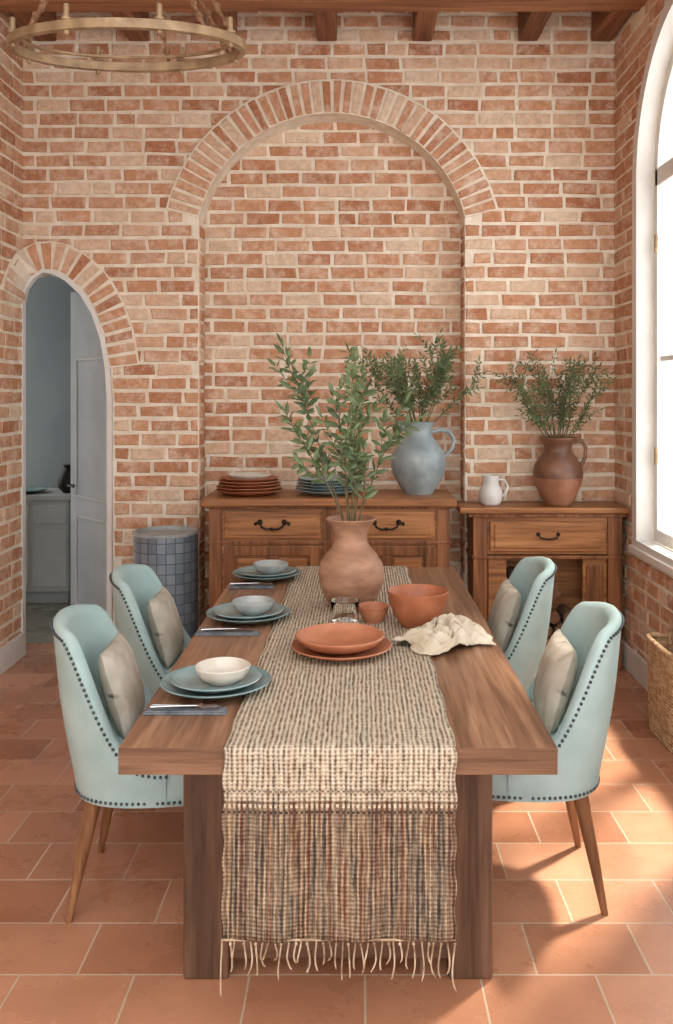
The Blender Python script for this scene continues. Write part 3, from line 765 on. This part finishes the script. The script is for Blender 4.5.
# ------------------------------------------------------------ console
e=empty('console_cabinet')
cx0,cx1,cf,cb=0.70,1.59,5.38,5.65
boxo('top',(0.615,1.625,5.33,5.67,CZ-0.035,CZ),M_sb,e,bevel=0.007)
m=MB(); m.box(cx0-0.03,cx1+0.02,cf-0.02,cb,CZ-0.06,CZ-0.035); m.box(cx0-0.012,cx1+0.012,cf-0.016,cb,0.665,0.685); m.obj('mouldings',M_sbd,e,bevel=0.004)
m=MB()
for x in (cx0,cx1-0.085): 
    m.box(x,x+0.085,cf-0.008,cf+0.08,0,CZ-0.06); m.box(x,x+0.085,cb-0.08,cb,0,CZ-0.06)
m.obj('posts',M_sbd,e,bevel=0.005)
m=MB(); m.box(cx0+0.01,cx1-0.01,cf+0.01,cb,0.69,CZ-0.06); m.box(cx0+0.01,cx1-0.01,cf+0.01,cb,0.14,0.18); m.box(cx0+0.01,cx0+0.03,cf+0.05,cb-0.05,0.16,0.69); m.box(cx1-0.03,cx1-0.01,cf+0.05,cb-0.05,0.16,0.69); m.box(cx0+0.05,cx1-0.05,cb-0.02,cb,0.16,0.69)
m.obj('case',M_sb,e,bevel=0.003)
boxo('drawer',(cx0+0.1,cx1-0.1,cf-0.012,cf+0.02,0.71,0.89),M_sb,e,bevel=0.006)
boxo('drawer_panel',(cx0+0.125,cx1-0.125,cf-0.02,cf,0.73,0.87),M_sb,e,bevel=0.006)
boxo('side_panel',(cx1-0.235,cx1-0.09,cf,cf+0.02,0.18,0.665),M_sb,e,bevel=0.005)
boxo('side_panel_raised',(cx1-0.215,cx1-0.11,cf-0.01,cf+0.01,0.22,0.63),M_sbd,e,bevel=0.008)
boxo('side_panel_left',(cx0+0.09,cx0+0.2,cf,cf+0.02,0.18,0.665),M_sb,e,bevel=0.005)
xm=(cx0+cx1)/2; m=MB()
m.tube([(xm-0.06,cf-0.022,0.815),(xm-0.05,cf-0.04,0.795),(xm,cf-0.045,0.787),(xm+0.05,cf-0.04,0.795),(xm+0.06,cf-0.022,0.815)],0.0055,8)
for s in (-1,1): m.ball((xm+s*0.06,cf-0.022,0.815),0.012,6)
m.obj('handle',M_iron,e,smooth=True)
m=MB(); rng=random.Random(4)
for r_,cnt in ((0,4),(1,4),(2,3),(3,3),(4,2)):
    for k in range(cnt):
        rr=rng.uniform(0.036,0.044); x=0.96+k*0.093+(r_%2)*0.045; z=0.226+r_*0.078
        m.tube([(x,cf+0.03,z),(x+rng.uniform(-.006,.006),cf+0.12,z),(x,cf+0.23,z)],[rr,rr*1.05,rr],10)
m.obj('firewood_stack',M_log,None)
# ------------------------------------------------------------ bin
R0=0.19;Hh=0.83; n=48; zs=[0,0.01,0.4,Hh]
me=bpy.data.meshes.new('ribbed_bin')
V=[];Fc=[];U=[]
for z in zs:
    for j in range(n+1):
        th=2*math.pi*j/n; V.append((R0*math.cos(th),R0*math.sin(th),z)); U.append((th*R0,z))
for k in range(len(zs)-1):
    for j in range(n):
        a=k*(n+1)+j; Fc.append((a,a+1,a+n+2,a+n+1))
me.from_pydata(V,[],Fc); me.update(); ul=me.uv_layers.new(name='UVMap')
for p in me.polygons:
    p.use_smooth=True
    for li,vi in zip(p.loop_indices,p.vertices): ul.data[li].uv=U[vi]
me.materials.append(M_bin)
e=empty('metal_storage_bin',(-1.14,5.40,0))
o=link(bpy.data.objects.new('side_wall',me)); o.parent=e
m=MB(); m.lathe([(R0-0.004,Hh-0.02),(R0+0.006,Hh-0.015),(R0+0.008,Hh),(R0-0.01,Hh+0.004),(R0-0.014,Hh-0.01),(R0-0.012,Hh-0.05),(R0*0.5,Hh-0.03),(0.001,Hh-0.025)],n=48); m.obj('rim_and_lid',M_grey,e,smooth=True)
m=MB(); m.lathe([(0.001,0.0),(R0+0.006,0.0),(R0+0.006,0.03),(R0-0.002,0.032)],n=48); m.obj('base_band',M_grey,e,smooth=True)
# ------------------------------------------------------------ wicker basket right edge
e=empty('wicker_basket',(1.525,4.28,0))
m=MB(); hw,hd,hb=0.075,0.2,0.44
def rr(z,t): 
    f=1+0.08*z/hb
    return sup(t,hw*f,hd*f,5)
k=0; z=0.012
while z<hb:
    pts=[]
    for j in range(64):
        t=2*math.pi*j/64; x,y=rr(z,t); w_=0.004*(1 if (j//2+k)%2 else -1); pts.append((x+math.copysign(w_,x),y,z))
    m.tube(pts,0.008,5,closed=True); z+=0.0165; k+=1
m.obj('weave',M_wick,e,smooth=True)
m=MB()
for j in range(16):
    t=2*math.pi*j/16; x0,y0=rr(0,t); x1,y1=rr(hb,t); m.tube([(x0,y0,0),(x1,y1,hb)],0.007,6)
pts=[rr(hb,2*math.pi*j/64)+(hb+0.005,) for j in range(64)]; m.tube(pts,0.014,8,closed=True)
m.tube([(0,-0.09,hb),(0,-0.08,hb+0.07),(0,0,hb+0.1),(0,0.08,hb+0.07),(0,0.09,hb)],0.01,8)
m.box(-hw*0.9,hw*0.9,-hd*0.95,hd*0.95,0,0.015)
m.obj('frame',M_wick,e,smooth=True)

# ------------------------------------------------------------ plants
def leaf(m,p,d,up,L,W):
    d=d.normalized(); s=d.cross(up); 
    if s.length<1e-4: s=d.orthogonal()
    s.normalize(); nrm=s.cross(d)
    i=len(m.v); pts=[p,p+d*L*0.3+s*W*0.42-nrm*W*0.08,p+d*L*0.65+s*W*0.4-nrm*W*0.15,p+d*L-nrm*W*0.45,p+d*L*0.65-s*W*0.4-nrm*W*0.15,p+d*L*0.3-s*W*0.42-nrm*W*0.08,p+d*L*0.32+nrm*W*0.1,p+d*L*0.66+nrm*W*0.02]
    m.v+=[tuple(q) for q in pts]
    m.f+=[(i,i+1,i+6),(i+1,i+2,i+7,i+6),(i+2,i+3,i+7),(i+3,i+4,i+7),(i+4,i+5,i+6,i+7),(i+5,i,i+6)]
def plant(name,base,stems,leafL,leafW,mat,seed,start=0.3,step=0.02,sub=True,lim=None,wander=1.0,pb=0.28):
    rng=random.Random(seed); e=empty(name,base); ms=MB(); ml=MB()
    def cl(p):
        if lim is None: return p
        return Vector((min(p.x,lim[0]-base[0]-0.03),min(p.y,lim[1]-base[1]-0.03),p.z))
    def grow(p0,d0,L,r,st,depth):
        n=14; pts=[p0]; d=d0.normalized(); p=p0.copy(); bend=Vector((rng.uniform(-1,1),rng.uniform(-1,1),rng.uniform(-0.2,0.3)))*0.05*wander
        for k in range(n):
            d=(d+bend+Vector((rng.uniform(-1,1),rng.uniform(-1,1),rng.uniform(-1,1)))*0.035).normalized(); p=cl(p+d*L/n); pts.append(p.copy())
        ms.tube(pts,[r*(1-0.75*k/n) for k in range(n+1)],5)
        s=L*st; side=0
        while s<L:
            k=min(n-1,int(s/L*n)); f=s/L*n-k; q=pts[k].lerp(pts[k+1],f); t=(pts[k+1]-pts[k]).normalized()
            az=side*1.9+rng.uniform(-.4,.4); o=t.orthogonal().normalized(); o=Matrix.Rotation(az,3,t)@o
            for sg in (1,-1):
                ld=(t*rng.uniform(0.5,0.9)+o*sg*rng.uniform(0.6,1.0)+Vector((0,0,rng.uniform(-.25,.2))))
                leaf(ml,q,ld,Vector((rng.uniform(-.5,.5),rng.uniform(-1.2,.0),0.7)),leafL*rng.uniform(0.65,1.1)*(1-0.3*s/L),leafW*rng.uniform(0.8,1.1)*(1-0.25*s/L))
            if depth>0 and rng.random()<pb and s<L*0.85:
                grow(q,(t+o*rng.choice((1,-1))*rng.uniform(0.4,0.75)),L*rng.uniform(0.22,0.36),r*0.5,0.15,depth-1)
            s+=step; side+=1
        leaf(ml,pts[-1],d,Vector((0,-.5,1)),leafL*0.8,leafW*0.8)
    for (dx,dy,dz,L) in stems:
        d=Vector((dx,dy,dz)); grow(Vector((dx*0.03,dy*0.03,-0.08)),d,L,0.004,start+rng.uniform(-.05,.05),1 if sub else 0)
    if lim:
        ml.v=[(min(x,lim[0]-base[0]),min(y,lim[1]-base[1]),z) for x,y,z in ml.v]
    ms.obj('stems',M_stem,e,smooth=True); ml.obj('leaves',mat,e)
    return e
plant('olive_branches',(-0.02,3.73,TR+0.365),[(-0.30,0.05,1,0.80),(-0.17,-0.1,1,0.74),(-0.03,0.1,1,0.60),(-0.30,-0.15,1,0.60),(0.14,0.0,1,0.72),(0.26,0.1,1,0.60),(0.08,-0.2,1,0.50),(0.34,-0.1,1,0.42),(0.02,-0.1,1,0.70)],0.082,0.029,M_leaf,21,start=0.40,step=0.032,wander=0.5,pb=0.2)
st=[]
rng=random.Random(31)
for k in range(19):
    a=2*math.pi*k/19; t=rng.uniform(0.1,1.05); st.append((t*math.cos(a),t*0.5*math.sin(a)-0.08,1,rng.uniform(0.46,0.62)-0.05*t))
plant('pitcher_greenery',(0.375,YP,SBZ+0.43),st,0.052,0.019,M_leaf,22,start=0.32,step=0.022,lim=(1.6,5.83),pb=0.26)
st=[]
for k in range(16):
    a=2*math.pi*k/16; t=rng.uniform(0.15,0.9); st.append((t*math.cos(a)*0.85-0.05,t*0.3*math.sin(a)-0.15,1,rng.uniform(0.5,0.66)-0.06*t))
plant('jug_greenery',(1.23,5.48,CZ+0.41),st,0.044,0.015,M_leaf2,23,start=0.30,step=0.023,lim=(1.615,5.665),pb=0.26)

# ------------------------------------------------------------ chandelier
e=empty('ring_chandelier',(-0.966,3.8,3.115))
rx,ry=0.485,0.24
m=MB(); n=96
for j in range(n):
    t=2*math.pi*j/n; c,s=math.cos(t),math.sin(t)
    for (o,z) in ((0,-0.02),(0.014,-0.018),(0.016,0.018),(0,0.02),(-0.016,0.018),(-0.014,-0.018)): m.v.append(((rx+o)*c,(ry+o)*s,z))
for j in range(n):
    for i in range(6): m.f.append((j*6+i,j*6+(i+1)%6,((j+1)%n)*6+(i+1)%6,((j+1)%n)*6+i))
m.tube([((rx-0.04)*math.cos(2*math.pi*j/n),(ry-0.04)*math.sin(2*math.pi*j/n),0.03) for j in range(n)],0.008,6,closed=True)
m.obj('hoop',M_brass,e,smooth=True)
mc=MB()
for j in range(8):
    t=2*math.pi*(j+0.5)/8; x,y=rx*math.cos(t),ry*math.sin(t)
    mc.lathe([(0.001,0.015),(0.02,0.02),(0.022,0.03),(0.012,0.034),(0.011,0.085),(0.001,0.088)],(x,y,0),12)
    mc.ball((x,y,-0.026),0.012,6)
mc.obj('candle_cups',M_brass,e,smooth=True)
m=MB()
for t in (0.2,math.pi-0.2,math.pi+0.75,-0.75+0.0,1.3,0.55):
    x,y=rx*math.cos(t),ry*math.sin(t)
    m.tube([(x,y,0.015),(x*0.55,y*0.55,0.36),(x*0.06,y*0.06,0.76)],0.008,8)
    for k in range(5): q=0.05+0.06*k; m.ball((x*(1-q*1.25),y*(1-q*1.25),0.015+q),0.015,6,1.5)
m.tube([(0,0,0.74),(0,0,ZC-3.115)],0.012,8)
m.ball((0,0,0.76),0.035,8)
m.lathe([(0.07,ZC-3.115-0.03),(0.07,ZC-3.115)],(0,0,0),20)
m.obj('hanging_ropes',M_rope,e,smooth=True)

# ------------------------------------------------------------ light
w=bpy.data.worlds.new('world'); scene.world=w; w.use_nodes=True
bg=w.node_tree.nodes['Background']; bg.inputs[0].default_value=(0.985,0.99,1.0,1); bg.inputs[1].default_value=3.0
sd=bpy.data.lights.new('sun','SUN'); sd.energy=9; sd.angle=math.radians(5.5); sd.color=(1,0.92,0.80)
so=link(bpy.data.objects.new('sun',sd)); dvec=Vector((-0.46,-0.46,-1.0)); so.rotation_euler=dvec.to_track_quat('-Z','Y').to_euler(); so.location=(5,8,9)
# ------------------------------------------------------------ camera
cd=bpy.data.cameras.new('camera'); cd.lens=F/1024*36; cd.sensor_width=36; cd.sensor_fit='AUTO'
cd.shift_x=-(VX-336.5)/1024; cd.shift_y=-(512-VY)/1024; cd.clip_start=0.05
co=link(bpy.data.objects.new('camera',cd)); co.location=(0,0,H); co.rotation_euler=(math.radians(90),0,0)
scene.camera=co
scene.view_settings.view_transform='Standard'
scene.view_settings.exposure=0.0
